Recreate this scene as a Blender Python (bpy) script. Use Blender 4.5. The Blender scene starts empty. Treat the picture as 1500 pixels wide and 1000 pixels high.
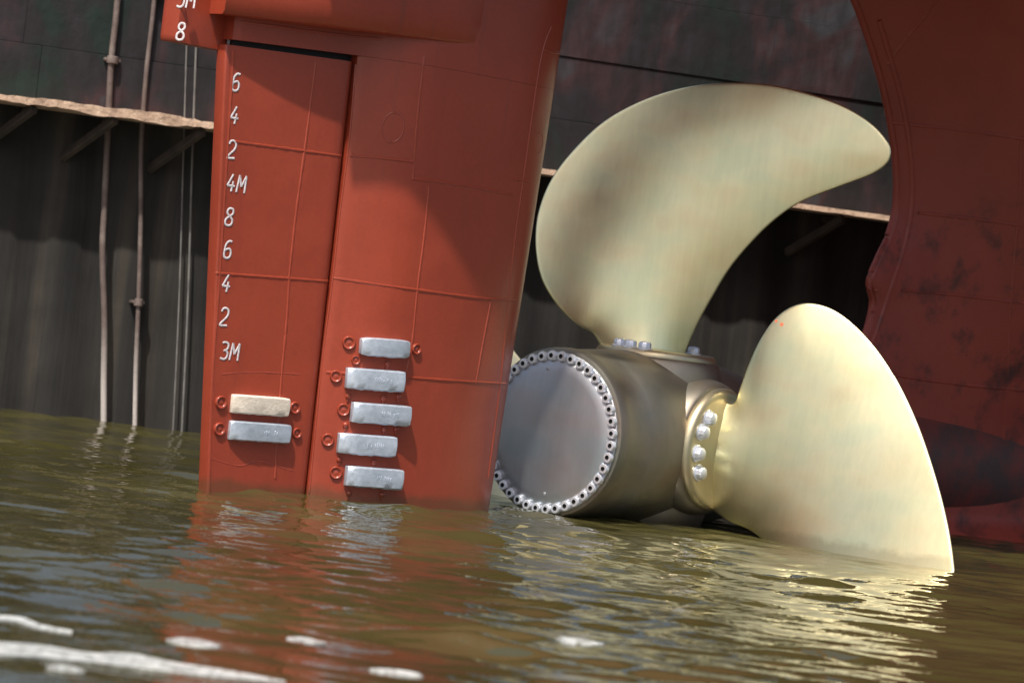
import bpy, bmesh, math, random
import numpy as np
from mathutils import Vector, Matrix
from mathutils.bvhtree import BVHTree
from mathutils.geometry import delaunay_2d_cdt

random.seed(4)
scene = bpy.context.scene
COL = scene.collection

# ------------------------------------------------------------------ camera
F = 4900.0                       # focal length in pixels of a 1500 px wide frame
ROLL = math.radians(7.0)
PITCH = math.atan(61.5 / F)
CAMZ = 1.376
fwd = Vector((0, math.cos(PITCH), -math.sin(PITCH)))
r0 = Vector((1, 0, 0)); u0 = Vector((0, math.sin(PITCH), math.cos(PITCH)))
right = r0 * math.cos(ROLL) + u0 * math.sin(ROLL)
up = -r0 * math.sin(ROLL) + u0 * math.cos(ROLL)
CAM = Vector((0, 0, CAMZ))
cam_data = bpy.data.cameras.new('camera')
cam = bpy.data.objects.new('camera', cam_data)
COL.objects.link(cam)
m = Matrix((right, up, -fwd)).transposed().to_4x4()
m.translation = CAM
cam.matrix_world = m
cam_data.sensor_width = 36.0
cam_data.lens = 36.0 * F / 1500.0
cam_data.clip_end = 5000
cam_data.dof.use_dof = True
cam_data.dof.focus_distance = 21.0
cam_data.dof.aperture_fstop = 2.5
scene.camera = cam

# ------------------------------------------------------------------ world and sun
SUN = Vector((-0.34, -0.88, 1.5)).normalized()      # direction to the sun
elev = math.asin(SUN.z)
az = math.atan2(SUN.x, SUN.y)                        # from +Y towards +X
world = bpy.data.worlds.new('World')
scene.world = world
world.use_nodes = True
wt = world.node_tree
sky = wt.nodes.new('ShaderNodeTexSky')
sky.sky_type = 'NISHITA'
sky.sun_disc = False
sky.sun_elevation = elev
sky.sun_rotation = az
sky.air_density = 1.0
sky.dust_density = 5.0
wt.links.new(sky.outputs[0], wt.nodes['Background'].inputs['Color'])
wt.nodes['Background'].inputs['Strength'].default_value = 0.125
sd = bpy.data.lights.new('sun', 'SUN')
sd.energy = 4.4
sd.angle = math.radians(1.2)
sd.color = (1.0, 0.94, 0.84)
sun = bpy.data.objects.new('sun', sd)
COL.objects.link(sun)
sun.rotation_euler = SUN.to_track_quat('Z', 'Y').to_euler()
scene.view_settings.view_transform = 'Standard'
scene.view_settings.look = 'None'
scene.view_settings.gamma = 1.0
scene.view_settings.exposure = 0.12
scene.view_settings.use_curve_mapping = False

# ------------------------------------------------------------------ helpers
def ray(px, py):
    return (fwd * F + right * (px - 750.0) + up * (500.0 - py)).normalized()

def at_depth(px, py, Y):
    r = ray(px, py); return CAM + r * (Y / r.y)

def on_plane(px, py, p0, n):
    r = ray(px, py); return CAM + r * ((p0 - CAM).dot(n) / r.dot(n))

def on_water(px, py, z=0.0):
    return on_plane(px, py, Vector((0, 0, z)), Vector((0, 0, 1)))

def cast(bvh, px, py):
    loc, nor, i, d = bvh.ray_cast(CAM, ray(px, py))
    return (loc, nor) if loc is not None else None

def mesh_obj(name, bm, mat, parent=None, smooth=None):
    me = bpy.data.meshes.new(name)
    bmesh.ops.recalc_face_normals(bm, faces=bm.faces)
    bm.to_mesh(me); bm.free()
    me.materials.append(mat)
    o = bpy.data.objects.new(name, me)
    COL.objects.link(o)
    if parent: o.parent = parent
    if smooth is not None:
        me.polygons.foreach_set('use_smooth', [True] * len(me.polygons))
        me.set_sharp_from_angle(angle=math.radians(smooth))
    return o

def tag(o, label=None, cat=None, group=None, kind=None):
    if label: o['label'] = label
    if cat: o['category'] = cat
    if group: o['group'] = group
    if kind: o['kind'] = kind
    return o

def empty(name, loc=(0, 0, 0)):
    o = bpy.data.objects.new(name, None); COL.objects.link(o); o.location = loc
    return o

def copy_child(o, parent, mat4=None):
    c = o.copy(); COL.objects.link(c); c.parent = parent
    if mat4 is not None: c.matrix_basis = mat4
    return c

def grid_faces(bm, rows, close_u=False, close_v=False):
    vs = [[bm.verts.new(p) for p in r] for r in rows]
    n = len(vs); k = len(vs[0])
    for i in range(n if close_v else n - 1):
        for j in range(k if close_u else k - 1):
            a, b = vs[i][j], vs[i][(j + 1) % k]
            c, d = vs[(i + 1) % n][(j + 1) % k], vs[(i + 1) % n][j]
            try: bm.faces.new((a, b, c, d))
            except ValueError: pass
    return vs

def tube(bm, pts, rad, seg=8, flat=1.0, nrm=None, caps=True):
    """tube through 3D points; rad may be a list"""
    pts = [Vector(p) for p in pts]
    rows = []
    for i, p in enumerate(pts):
        t = (pts[min(i + 1, len(pts) - 1)] - pts[max(i - 1, 0)]).normalized()
        ref = Vector(nrm) if nrm is not None else (Vector((0, 0, 1)) if abs(t.z) < .9 else Vector((1, 0, 0)))
        b = t.cross(ref).normalized(); n2 = b.cross(t).normalized()
        rr = rad[i] if isinstance(rad, (list, tuple)) else rad
        rows.append([p + b * math.cos(2 * math.pi * k / seg) * rr + n2 * math.sin(2 * math.pi * k / seg) * rr * flat for k in range(seg)])
    vs = grid_faces(bm, rows, close_u=True)
    if caps:
        bm.faces.new(vs[0]); bm.faces.new(list(reversed(vs[-1])))

def frame(origin, x, y, z):
    mm = Matrix((x, y, z)).transposed().to_4x4(); mm.translation = origin
    return mm

def box(bm, mt, sx, sy, sz, bev=0.0, seg=2):
    r = bmesh.ops.create_cube(bm, size=1.0, matrix=mt @ Matrix.Diagonal((sx, sy, sz, 1)))
    if bev > 0:
        es = list({e for v in r['verts'] for e in v.link_edges})
        bmesh.ops.bevel(bm, geom=es, offset=bev, segments=seg, profile=0.5, affect='EDGES')

def lathe(bm, prof, mt, seg=64, cap0=True, cap1=True):
    """prof: (axial, radius) pairs along local z"""
    rows = [[mt @ Vector((r * math.cos(2 * math.pi * k / seg), r * math.sin(2 * math.pi * k / seg), h)) for k in range(seg)] for h, r in prof]
    vs = grid_faces(bm, rows, close_u=True)
    if cap0: bm.faces.new(vs[0])
    if cap1: bm.faces.new(list(reversed(vs[-1])))

def catmull(pts, n=8, closed=False):
    out = []; N = len(pts)
    rng = range(N) if closed else range(N - 1)
    for i in rng:
        if closed: p = [pts[(i + k - 1) % N] for k in range(4)]
        else: p = [pts[max(i - 1, 0)], pts[i], pts[i + 1], pts[min(i + 2, N - 1)]]
        for j in range(n):
            t = j / n
            out.append(tuple(0.5 * ((2 * p[1][a]) + (-p[0][a] + p[2][a]) * t + (2 * p[0][a] - 5 * p[1][a] + 4 * p[2][a] - p[3][a]) * t * t
                       + (-p[0][a] + 3 * p[1][a] - 3 * p[2][a] + p[3][a]) * t ** 3) for a in range(len(pts[0]))))
    if not closed: out.append(tuple(pts[-1]))
    return out

# ------------------------------------------------------------------ materials
class Mat:
    def __init__(s, name):
        s.m = bpy.data.materials.new(name); s.m.use_nodes = True
        s.t = s.m.node_tree; s.b = s.t.nodes['Principled BSDF']
        s.co = s.t.nodes.new('ShaderNodeTexCoord').outputs['Object']
    def set(s, **k):
        for a, v in k.items():
            s.b.inputs[a.replace('_', ' ')].default_value = v
    def mapping(s, scale, rot=(0, 0, 0)):
        n = s.t.nodes.new('ShaderNodeMapping'); n.inputs['Scale'].default_value = scale; n.inputs['Rotation'].default_value = rot
        s.t.links.new(s.co, n.inputs['Vector']); return n.outputs[0]
    def noise(s, scale, detail=4, rough=.55, vec=None, dist=0):
        n = s.t.nodes.new('ShaderNodeTexNoise'); n.inputs['Scale'].default_value = scale
        n.inputs['Detail'].default_value = detail; n.inputs['Roughness'].default_value = rough; n.inputs['Distortion'].default_value = dist
        s.t.links.new(vec if vec is not None else s.co, n.inputs['Vector']); return n.outputs['Fac']
    def ramp(s, fac, stops):
        n = s.t.nodes.new('ShaderNodeValToRGB'); cr = n.color_ramp
        while len(cr.elements) < len(stops): cr.elements.new(0.5)
        for e, (p, c) in zip(cr.elements, stops):
            e.position = p; e.color = (c[0], c[1], c[2], 1) if isinstance(c, (tuple, list)) else (c, c, c, 1)
        s.t.links.new(fac, n.inputs[0]); return n.outputs[0]
    def mix(s, a, b, fac, mode='MIX'):
        n = s.t.nodes.new('ShaderNodeMix'); n.data_type = 'RGBA'; n.blend_type = mode
        for k, v in (('A', a), ('B', b)):
            idx = 6 if k == 'A' else 7
            if isinstance(v, (tuple, list)): n.inputs[idx].default_value = (v[0], v[1], v[2], 1)
            else: s.t.links.new(v, n.inputs[idx])
        if isinstance(fac, (int, float)): n.inputs[0].default_value = fac
        else: s.t.links.new(fac, n.inputs[0])
        return n.outputs[2]
    def link(s, out, inp): s.t.links.new(out, s.b.inputs[inp])
    def bump(s, h, strength=.3, dist=.01, prev=None):
        n = s.t.nodes.new('ShaderNodeBump'); n.inputs['Strength'].default_value = strength; n.inputs['Distance'].default_value = dist
        s.t.links.new(h, n.inputs['Height'])
        if prev is not None: s.t.links.new(prev, n.inputs['Normal'])
        s.t.links.new(n.outputs[0], s.b.inputs['Normal']); return n.outputs[0]

# fresh antifouling paint on the rudder
M = Mat('rudder_red_paint')
c1 = M.ramp(M.noise(1.3, 5), [(.3, (.28, .040, .018)), (.7, (.35, .053, .024))])
c2 = M.ramp(M.noise(38, 3), [(.35, .88), (.7, 1.0)])
st = M.ramp(M.noise(1.0, 5, .6, M.mapping((9, 9, .7))), [(.55, 1.0), (.8, .86)])
base = M.mix(M.mix(c1, c2, .7, 'MULTIPLY'), st, .8, 'MULTIPLY')
run = M.ramp(M.noise(1.0, 5, .65, M.mapping((14, 14, .55))), [(.60, 0.0), (.74, .55)])
base = M.mix(base, (.16, .045, .025), run)
sx = M.t.nodes.new('ShaderNodeSeparateXYZ'); M.t.links.new(M.co, sx.inputs[0])
ad = M.t.nodes.new('ShaderNodeMath'); ad.operation = 'MULTIPLY_ADD'; M.t.links.new(M.noise(9, 4), ad.inputs[0]); ad.inputs[1].default_value = -.10; M.t.links.new(sx.outputs['Z'], ad.inputs[2])
wet = M.t.nodes.new('ShaderNodeMapRange'); wet.inputs['From Min'].default_value = .045; wet.inputs['From Max'].default_value = -.01; wet.inputs['To Max'].default_value = .75
M.t.links.new(ad.outputs[0], wet.inputs['Value'])
M.link(M.mix(base, (.13, .045, .018), wet.outputs[0]), 'Base Color')
M.link(M.ramp(M.noise(6, 4), [(.3, .42), (.7, .55)]), 'Roughness')
M.b.inputs['Coat Weight'].default_value = .6; M.b.inputs['Coat Roughness'].default_value = .22; M.b.inputs['Coat IOR'].default_value = 1.6
M.b.inputs['Specular IOR Level'].default_value = .3
bb = M.bump(M.noise(2.2, 2), .35, .03)
M.bump(M.noise(85, 3), .12, .004, bb)
RED = M.m
# old darker hull paint
M = Mat('hull_red_paint')
c1 = M.ramp(M.noise(1.1, 5), [(.3, (.25, .043, .030)), (.7, (.32, .057, .038))])
zz = M.t.nodes.new('ShaderNodeSeparateXYZ'); M.t.links.new(M.co, zz.inputs[0])
hz = M.t.nodes.new('ShaderNodeMapRange'); hz.inputs['From Min'].default_value = 2.75; hz.inputs['From Max'].default_value = 2.2
M.t.links.new(zz.outputs['Z'], hz.inputs['Value'])
bl = M.ramp(M.noise(3.4, 6, .68), [(.50, 0.0), (.68, .8)])
ml = M.t.nodes.new('ShaderNodeMath'); ml.operation = 'MULTIPLY'; M.t.links.new(bl, ml.inputs[0]); M.t.links.new(hz.outputs[0], ml.inputs[1])
M.link(M.mix(c1, (.035, .022, .022), ml.outputs[0]), 'Base Color')
M.link(M.ramp(M.noise(7, 4), [(.3, .36), (.7, .55)]), 'Roughness')
M.bump(M.noise(9, 5), .15, .008)
HULL = M.m
# dark boss
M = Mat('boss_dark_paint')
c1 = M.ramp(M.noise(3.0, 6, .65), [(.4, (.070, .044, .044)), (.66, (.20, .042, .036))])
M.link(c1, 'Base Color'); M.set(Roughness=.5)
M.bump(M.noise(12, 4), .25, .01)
BOSS = M.m

def bronze(name, lo, hi, r_lo, r_hi, brush=True):
    M = Mat(name)
    big = M.noise(1.6, 3, .5, dist=.6)
    c = M.ramp(big, [(.3, lo), (.5, tuple((a + b) / 2 for a, b in zip(lo, hi))), (.7, hi)])
    tint = M.ramp(M.noise(2.3, 2, .5, M.mapping((1, 1, 1.7), (0, .5, 0))), [(.34, (1.0, .92, .89)), (.5, (1, 1, 1)), (.66, (.88, .97, 1.0))])
    br = M.noise(26.0, 5, .7, M.mapping((1.0, 1.0, .10), (0, math.radians(24), 0)))
    M.link(M.mix(M.mix(c, tint, .8, 'MULTIPLY'), M.ramp(br, [(.35, .93), (.6, 1.0)]), .8, 'MULTIPLY'), 'Base Color')
    M.set(Metallic=1.0)
    sx = M.t.nodes.new('ShaderNodeSeparateXYZ'); M.t.links.new(M.co, sx.inputs[0])
    ad = M.t.nodes.new('ShaderNodeMath'); ad.operation = 'MULTIPLY_ADD'; M.t.links.new(M.noise(10, 4), ad.inputs[0]); ad.inputs[1].default_value = -.12; M.t.links.new(sx.outputs['Z'], ad.inputs[2])
    wet = M.t.nodes.new('ShaderNodeMapRange'); wet.inputs['From Min'].default_value = .03; wet.inputs['From Max'].default_value = -.02; wet.inputs['To Max'].default_value = .35
    M.t.links.new(ad.outputs[0], wet.inputs['Value'])
    src = M.b.inputs['Base Color'].links[0].from_socket
    M.link(M.mix(src, (.22, .19, .10), wet.outputs[0]), 'Base Color')
    M.link(M.ramp(M.noise(1.7, 3, .55), [(.3, r_lo), (.7, r_hi)]), 'Roughness')
    b = M.bump(M.noise(1.6, 1, .5), .12, .02)
    if brush: M.bump(M.noise(60.0, 4, .65, M.mapping((1.0, 1.0, .07), (0, math.radians(24), 0))), .12, .003, b)
    return M.m
BLADE = bronze('polished_bronze', (.78, .72, .43), (.84, .78, .49), .28, .38)
HUBM = bronze('dull_bronze', (.25, .225, .185), (.33, .30, .255), .46, .58)
FLANGE = bronze('flange_bronze', (.52, .47, .32), (.64, .58, .41), .38, .48)
CAPM = bronze('grey_bronze', (.47, .48, .51), (.55, .565, .60), .44, .52, False)

M = Mat('zinc')
c = M.ramp(M.noise(14, 5, .7), [(.3, (.42, .49, .58)), (.7, (.62, .69, .80))])
M.link(c, 'Base Color'); M.set(Metallic=.55); M.link(M.ramp(M.noise(25, 3), [(.3, .38), (.7, .58)]), 'Roughness')
M.bump(M.noise(28, 5, .75), .35, .008)
ZINC = M.m
M = Mat('cream_zinc')
c = M.ramp(M.noise(22, 5, .7), [(.3, (.56, .49, .41)), (.7, (.76, .69, .60))])
M.link(c, 'Base Color'); M.set(Roughness=.75); M.bump(M.noise(60, 4, .7), .6, .006)
CREAM = M.m
M = Mat('bolt_steel')
M.set(Base_Color=(.72, .75, .82, 1), Metallic=.55, Roughness=.3)
STEEL = M.m
M = Mat('dark_hole')  # near-black stands in for shade inside bolt sockets and the flap gap
M.set(Base_Color=(.012, .012, .014, 1), Roughness=.6)
HOLE = M.m
M = Mat('white_mark_paint')
c = M.ramp(M.noise(60, 4, .7), [(.35, (.46, .40, .42)), (.6, (.72, .69, .72))])
M.link(c, 'Base Color'); M.set(Roughness=.55)
WHITE = M.m

M = Mat('wall_sheet_pile')
a = M.noise(1.0, 5, .6, M.mapping((4.2, 4.2, .16), (0, 0, 0)))
b = M.noise(1.4, 5, .6)
c = M.mix(M.ramp(a, [(.3, (.014, .014, .015)), (.52, (.030, .028, .026)), (.72, (.075, .062, .048))]), M.ramp(b, [(.35, .35), (.7, 1.0)]), .9, 'MULTIPLY')
M.link(c, 'Base Color'); M.set(Roughness=.75); M.bump(M.noise(1.0, 5, .6, M.mapping((10, 10, .6))), .4, .02)
WALLLOW = M.m
M = Mat('wall_upper_plating')
b = M.noise(1.25, 3, .5, M.mapping((1.3, 1.3, .8)), dist=.8)
c = M.ramp(b, [(.34, (.006, .020, .016)), (.43, (.014, .013, .016)), (.50, (.020, .017, .022)), (.58, (.048, .021, .025)), (.68, (.044, .046, .055))])
c = M.mix(c, M.ramp(M.noise(5, 5, .6, M.mapping((2.4, 2.4, .6))), [(.35, .45), (.7, 1.0)]), .9, 'MULTIPLY')
M.link(c, 'Base Color'); M.set(Roughness=.62); M.bump(M.noise(6, 4), .4, .02)
WALLUP = M.m
M = Mat('ledge_timber')
c = M.ramp(M.noise(5, 6, .7), [(.3, (.26, .17, .12)), (.55, (.52, .37, .27)), (.75, (.68, .54, .42))])
M.link(c, 'Base Color'); M.set(Roughness=.85); M.bump(M.noise(18, 5, .7), .8, .03)
LEDGE = M.m
M = Mat('bracket_iron')
M.link(M.ramp(M.noise(9, 5), [(.3, (.03, .025, .022)), (.7, (.07, .05, .04))]), 'Base Color'); M.set(Roughness=.8)
IRON = M.m
M = Mat('pipe_rust')
c = M.ramp(M.noise(4, 6, .7), [(.3, (.08, .056, .05)), (.55, (.15, .115, .105)), (.75, (.24, .20, .18))])
zz = M.t.nodes.new('ShaderNodeSeparateXYZ'); M.t.links.new(M.co, zz.inputs[0])
hz = M.t.nodes.new('ShaderNodeMapRange'); hz.inputs['From Min'].default_value = .8; hz.inputs['From Max'].default_value = .25
M.t.links.new(zz.outputs['Z'], hz.inputs['Value'])
M.link(M.mix(c, (.48, .44, .42), hz.outputs[0]), 'Base Color'); M.set(Roughness=.7); M.bump(M.noise(30, 4), .4, .01)
PIPE = M.m
M = Mat('cable_grey')
M.link(M.ramp(M.noise(6, 4), [(.3, (.10, .10, .10)), (.7, (.22, .21, .20))]), 'Base Color'); M.set(Roughness=.7)
CABLE = M.m
M = Mat('painted_glints')  # white broken alpha paints bright reflections on the water
M.link(M.ramp(M.noise(8, 4), [(.3, (.55, .58, .58)), (.7, (.74, .76, .73))]), 'Base Color'); M.set(Roughness=.35)
M.link(M.ramp(M.noise(13, 5, .7, M.mapping((1.6, .5, 1))), [(.34, .15), (.56, .9)]), 'Alpha')
GLINT = M.m
M = Mat('murky_water')
M.link(M.ramp(M.noise(.35, 3), [(.35, (.034, .031, .010)), (.65, (.060, .054, .018))]), 'Base Color')
M.set(Roughness=.02, IOR=1.75)
M.b.inputs['Specular IOR Level'].default_value = .6
b1 = M.bump(M.noise(5.0, 3, .5, M.mapping((.75, 1.25, 1))), .35, .03)
M.bump(M.noise(20, 3, .5), .12, .006, b1)
WATER = M.m

# ------------------------------------------------------------------ water
rng = np.random.default_rng(11)
WV = []
for i in range(90):
    lam = 0.16 * (1.9 / 0.16) ** rng.random()
    th = rng.normal(math.radians(80), .36)
    WV.append((2 * math.pi / lam * math.cos(th), 2 * math.pi / lam * math.sin(th), rng.random() * 6.283, lam * (.0019 if lam > .6 else .0046)))
CALM = [on_water(x, y) for x, y in ((283, 942), (447, 939), (583, 986), (845, 940), (0, 952), (60, 955), (120, 965), (190, 970), (260, 980), (330, 990), (400, 998), (20, 906), (80, 918), (95, 980))]
def wave(X, Y, lowpass=False):
    z = np.zeros_like(X, dtype=float)
    damp = np.ones_like(z)
    for q in CALM: damp = damp * (1 - .85 * np.exp(-((X - q.x) / .22) ** 2 - ((Y - q.y) / .45) ** 2))
    for kx, ky, ph, A in WV:
        if math.hypot(kx, ky) > 12:
            if not lowpass: z = z + A * damp * np.sin(kx * X + ky * Y + ph)
        else: z = z + A * np.sin(kx * X + ky * Y + ph)
    # patches of calmer and rougher water
    return z * (1.0 + .45 * np.sin(.9 * X + .5 * Y + 1) * np.sin(.55 * Y - .4 * X))
gx = np.concatenate([-np.geomspace(900, 4.3, 30), np.arange(-4.2, 4.2, .028), np.geomspace(4.3, 900, 30)])
gy = np.concatenate([-np.geomspace(900, 1, 16), np.linspace(0, 10.9, 90), np.arange(11, 30, .034), np.geomspace(30.1, 1200, 30)])
GX, GY = np.meshgrid(gx, gy)
fade = np.clip((30 - GY) / 3, 0, 1) * np.clip((GY - 0) / 5, 0, 1) * np.clip((4.3 - np.abs(GX)) / .4, 0, 1)
GZ = wave(GX, GY) * fade
verts = np.stack([GX, GY, GZ], -1).reshape(-1, 3)
ny, nx = GX.shape
idx = np.arange(nx * ny).reshape(ny, nx)
quads = np.stack([idx[:-1, :-1], idx[:-1, 1:], idx[1:, 1:], idx[1:, :-1]], -1).reshape(-1, 4)
me = bpy.data.meshes.new('water')
me.vertices.add(len(verts)); me.vertices.foreach_set('co', verts.ravel())
me.loops.add(quads.size); me.loops.foreach_set('vertex_index', quads.ravel().astype(np.int32))
me.polygons.add(len(quads)); me.polygons.foreach_set('loop_start', np.arange(0, quads.size, 4, dtype=np.int32))
me.update(calc_edges=True)
me.polygons.foreach_set('use_smooth', [True] * len(quads))
me.materials.append(WATER)
water = bpy.data.objects.new('water', me); COL.objects.link(water)
tag(water, 'murky olive brown rippled water around the rudder and propeller', 'water', kind='structure')

# white patches standing in for bright reflections, laid on the water
bm = bmesh.new()
def drift(x, y):
    q = on_water(x, y)
    for _ in range(6):
        z = float(wave(np.array(q.x), np.array(q.y), True)); q = on_water(x, y, z)
    return q
def glint_poly(pts):
    cx = sum(p[0] for p in pts) / len(pts); cy = sum(p[1] for p in pts) / len(pts)
    rings = []
    for k in (1.0, .66, .33):
        rings.append([drift(cx + (x - cx) * k, cy + (y - cy) * k) for x, y in pts])
    glint_rings(rings)
def glint_rings(rings):
    T = [[bm.verts.new((q.x, q.y, q.z + .006)) for q in r] for r in rings]
    B = [bm.verts.new((q.x, q.y, q.z - .001)) for q in rings[0]]
    n = len(B)
    for a in range(len(T) - 1):
        for i in range(n):
            j = (i + 1) % n; bm.faces.new((T[a][i], T[a][j], T[a + 1][j], T[a + 1][i]))
    bm.faces.new(T[-1]); bm.faces.new(list(reversed(B)))
    for i in range(n):
        j = (i + 1) % n; bm.faces.new((T[0][i], B[i], B[j], T[0][j]))
for (cx, cy, a, b) in [(283, 942, 35, 5), (447, 939, 27, 4), (583, 986, 35, 4), (845, 940, 35, 4.5), (95, 980, 25, 4)]:
    pts = []
    for k in range(22):
        t = 2 * math.pi * k / 22; rr = 1 + .07 * math.sin(3 * t + cx) + .04 * math.sin(5 * t + cy)
        X = a * 1.1 * math.cos(t) * rr; Yy = b * math.copysign(abs(math.sin(t)) ** 1.5, math.sin(t)) * rr
        pts.append((cx + X, cy + Yy + X * .13))
    glint_poly(pts)
def streak(top, bot):
    n = min(len(top), len(bot)); rows = []
    for k in (0, .33, .66, 1):
        rows.append([drift(top[i][0] * (1 - k) + bot[i][0] * k, top[i][1] * (1 - k) + bot[i][1] * k) + Vector((0, 0, .006)) for i in range(n)])
    v = grid_faces(bm, rows)
    rows2 = [[p - Vector((0, 0, .004)) for p in r] for r in rows]
    grid_faces(bm, rows2)
    for a, b in ((rows[0], rows2[0]), (rows[-1], rows2[-1])): grid_faces(bm, [a, b])
streak(catmull([(-20, 940), (60, 946), (130, 957), (190, 958), (260, 972), (340, 984), (418, 999)], 5), catmull([(-20, 959), (50, 963), (90, 967), (150, 972), (230, 982), (330, 993), (418, 1000)], 5))
streak(catmull([(-20, 902), (30, 905), (60, 916), (106, 925)], 5), catmull([(-20, 909), (25, 911), (50, 920), (104, 929)], 5))
painted_glints = mesh_obj('painted_glints', bm, GLINT)
tag(painted_glints, 'thin white painted reflections lying on the water in the foreground', 'painted_glints', kind='stuff')

# ------------------------------------------------------------------ quay wall behind
W0 = Vector((-4.0, 26.4, 0)); W1 = Vector((4.6, 29.3, 0))
wd = (W1 - W0).normalized(); wn = Vector((wd.y, -wd.x, 0))          # towards the camera
WL = (W1 - W0).length
LZ = 2.45
wall = empty('quay_wall', W0 + wd * WL / 2)
tag(wall, 'dark streaked steel quay wall with graffiti like smears behind the ship', 'wall')
inv = Matrix.Translation(-(W0 + wd * WL / 2))
def wallpt(s, z, off=0.0): return W0 + wd * s + wn * off + Vector((0, 0, z))
LEAN = .075
bm = bmesh.new()                                                   # lower: sheet piling
rows = []
svals = []; s = -22.0
while s < WL + 22:
    for ds, off in ((0, 0), (.20, 0), (.27, .07), (.47, .07)):
        svals.append((s + ds, off))
    s += .54
zs = [-2, 0, .6, 1.2, 1.8, LZ + .02]
for z in zs: rows.append([wallpt(sv - LEAN * (z), z, off * .35 + .012 * math.sin(sv * 3 + z)) for sv, off in svals])
rows = rows + [[p - wn * .5 for p in rows[-1]]] + [[p - wn * .5 for p in rows[0]]]
grid_faces(bm, rows, close_v=True)
o = mesh_obj('sheet_piling', bm, WALLLOW, smooth=25); o.data.transform(inv); o.parent = wall
bm = bmesh.new()                                                   # upper: lapped plates
zs = [LZ + .02, 2.9, 3.42, 4.0, 4.6]
offs = [.10, .085, .10, .08, .10]
for i in range(4):
    s = -22.0; k = 0
    while s < WL + 22:
        if i == 3 and s < 3.4: s += 1.0; continue
        w = 2.15 + .5 * math.sin(k * 1.7 + i)
        c = wallpt(s + w / 2, (zs[i] + zs[i + 1]) / 2, offs[i] - .2)
        box(bm, frame(c, wd, wn, Vector((0, 0, 1))), w - .002, .4 + .006 * ((k + i) % 2), zs[i + 1] - zs[i] - .004, .002, 1)
        s += w; k += 1
o = mesh_obj('upper_plating', bm, WALLUP); o.data.transform(inv); o.parent = wall
bm = bmesh.new()                                                   # ledge beam, worn front edge
rows = []
s = -22.0
LT = .5
while s < WL + 22:
    j1, j2 = .010 * math.sin(s * 2.3) + .006 * math.sin(s * 7.1 + 1) + random.uniform(-.006, .006), .008 * math.sin(s * 3.7 + 2) + .006 * math.sin(s * 11.3) + random.uniform(-.007, .007)
    amp = 1.0 if s < 1.6 else .25
    th = .062 if s < 1.8 else .042
    zc = LZ - .01
    rows.append([wallpt(s, zc + th / 2 + j1 * amp, .02), wallpt(s, zc + th / 2 + j1 * amp, LT + j2 * amp),
                 wallpt(s, zc - th / 2 + j2 * amp, LT + j2 * amp + .01), wallpt(s, zc - th / 2, .02)])
    s += .055
grid_faces(bm, rows, close_u=True)
o = mesh_obj('ledge', bm, LEDGE); o.data.transform(inv); o.parent = wall
tag(o, 'pale weathered ledge beam running along the wall')
def sz_on_wall(px, py, off=0.0):
    p = on_plane(px, py, W0 + wn * off, wn); q = p - (W0 + wn * off); return q.dot(wd), q.z
for px in (-60, 40, 160, 290, 420, 560, 1240, 1400):
    bm = bmesh.new(); s, z = sz_on_wall(px, 200, .3)
    a = wallpt(s - .30, LZ - .40, .02); b = wallpt(s, LZ - .06, LT - .05)
    d = (b - a).normalized(); n = d.cross(wd).normalized()
    x = n.cross(d).normalized()
    box(bm, frame((a + b) / 2, x, n, d), .05, .07, (b - a).length, .005, 1)
    box(bm, frame(wallpt(s, LZ - .075, LT / 2), wd, wn, Vector((0, 0, 1))), .05, LT - .08, .05, .004, 1)
    o = mesh_obj('bracket', bm, IRON); o.data.transform(inv); o.parent = wall

def pipe(name, path, rad, mat, coup, label, cat, group, off=.14):
    pts = [wallpt(*sz_on_wall(x, y, off), off) for x, y in path]
    pts = [Vector(p) for p in catmull([tuple(p) for p in pts], 6)]
    base = Vector(pts[-1]); base.z = 0
    root = empty(name, base); tag(root, label, cat, group)
    inv2 = Matrix.Translation(-base)
    bm = bmesh.new(); tube(bm, pts, rad, 12)
    o = mesh_obj('pipe_run', bm, mat, smooth=60); o.data.transform(inv2); o.parent = root
    for (x, y) in coup:
        s, z = sz_on_wall(x, y, off); c = wallpt(s, z, off)
        bm = bmesh.new(); lathe(bm, [(-.03, rad * 1.25), (-.026, rad * 1.9), (.026, rad * 1.9), (.03, rad * 1.25)], Matrix.Translation(c - base), 16)
        box(bm, frame(c - base - wn * off / 2, wd, wn, Vector((0, 0, 1))), rad * 5.2, off, .025, .004, 1)
        o = mesh_obj('coupling', bm, mat, root, 40)
    return root
pipe('pipe', [(178, -140), (172, 0), (163, 90), (158, 190), (153, 300), (150, 370), (153, 470), (152, 560), (152, 660)], .025, PIPE, [(165, 88)],
     'thicker rusty pipe running down the dark wall, left of its thinner twin', 'pipe', 'pipes running down the wall')
pipe('pipe', [(236, -140), (226, 0), (214, 110), (207, 210), (206, 330), (203, 440), (199, 540), (197, 660)], .019, PIPE, [(203, 443), (232, -6)],
     'thinner rusty pipe beside the thicker one on the dark wall, joint at mid height', 'pipe', 'pipes running down the wall')
pipe('cable', [(296, -140), (288, 50), (281, 250), (275, 450), (264, 680)], .009, CABLE, [],
     'thin grey cable on the wall nearest the rudder edge', 'cable', 'cables hanging down the wall', .1)
pipe('cable', [(282, -140), (274, 50), (268, 250), (262, 450), (251, 680)], .007, CABLE, [],
     'very thin dark cable on the wall between the thin pipe and the grey cable', 'cable', 'cables hanging down the wall', .1)

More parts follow.
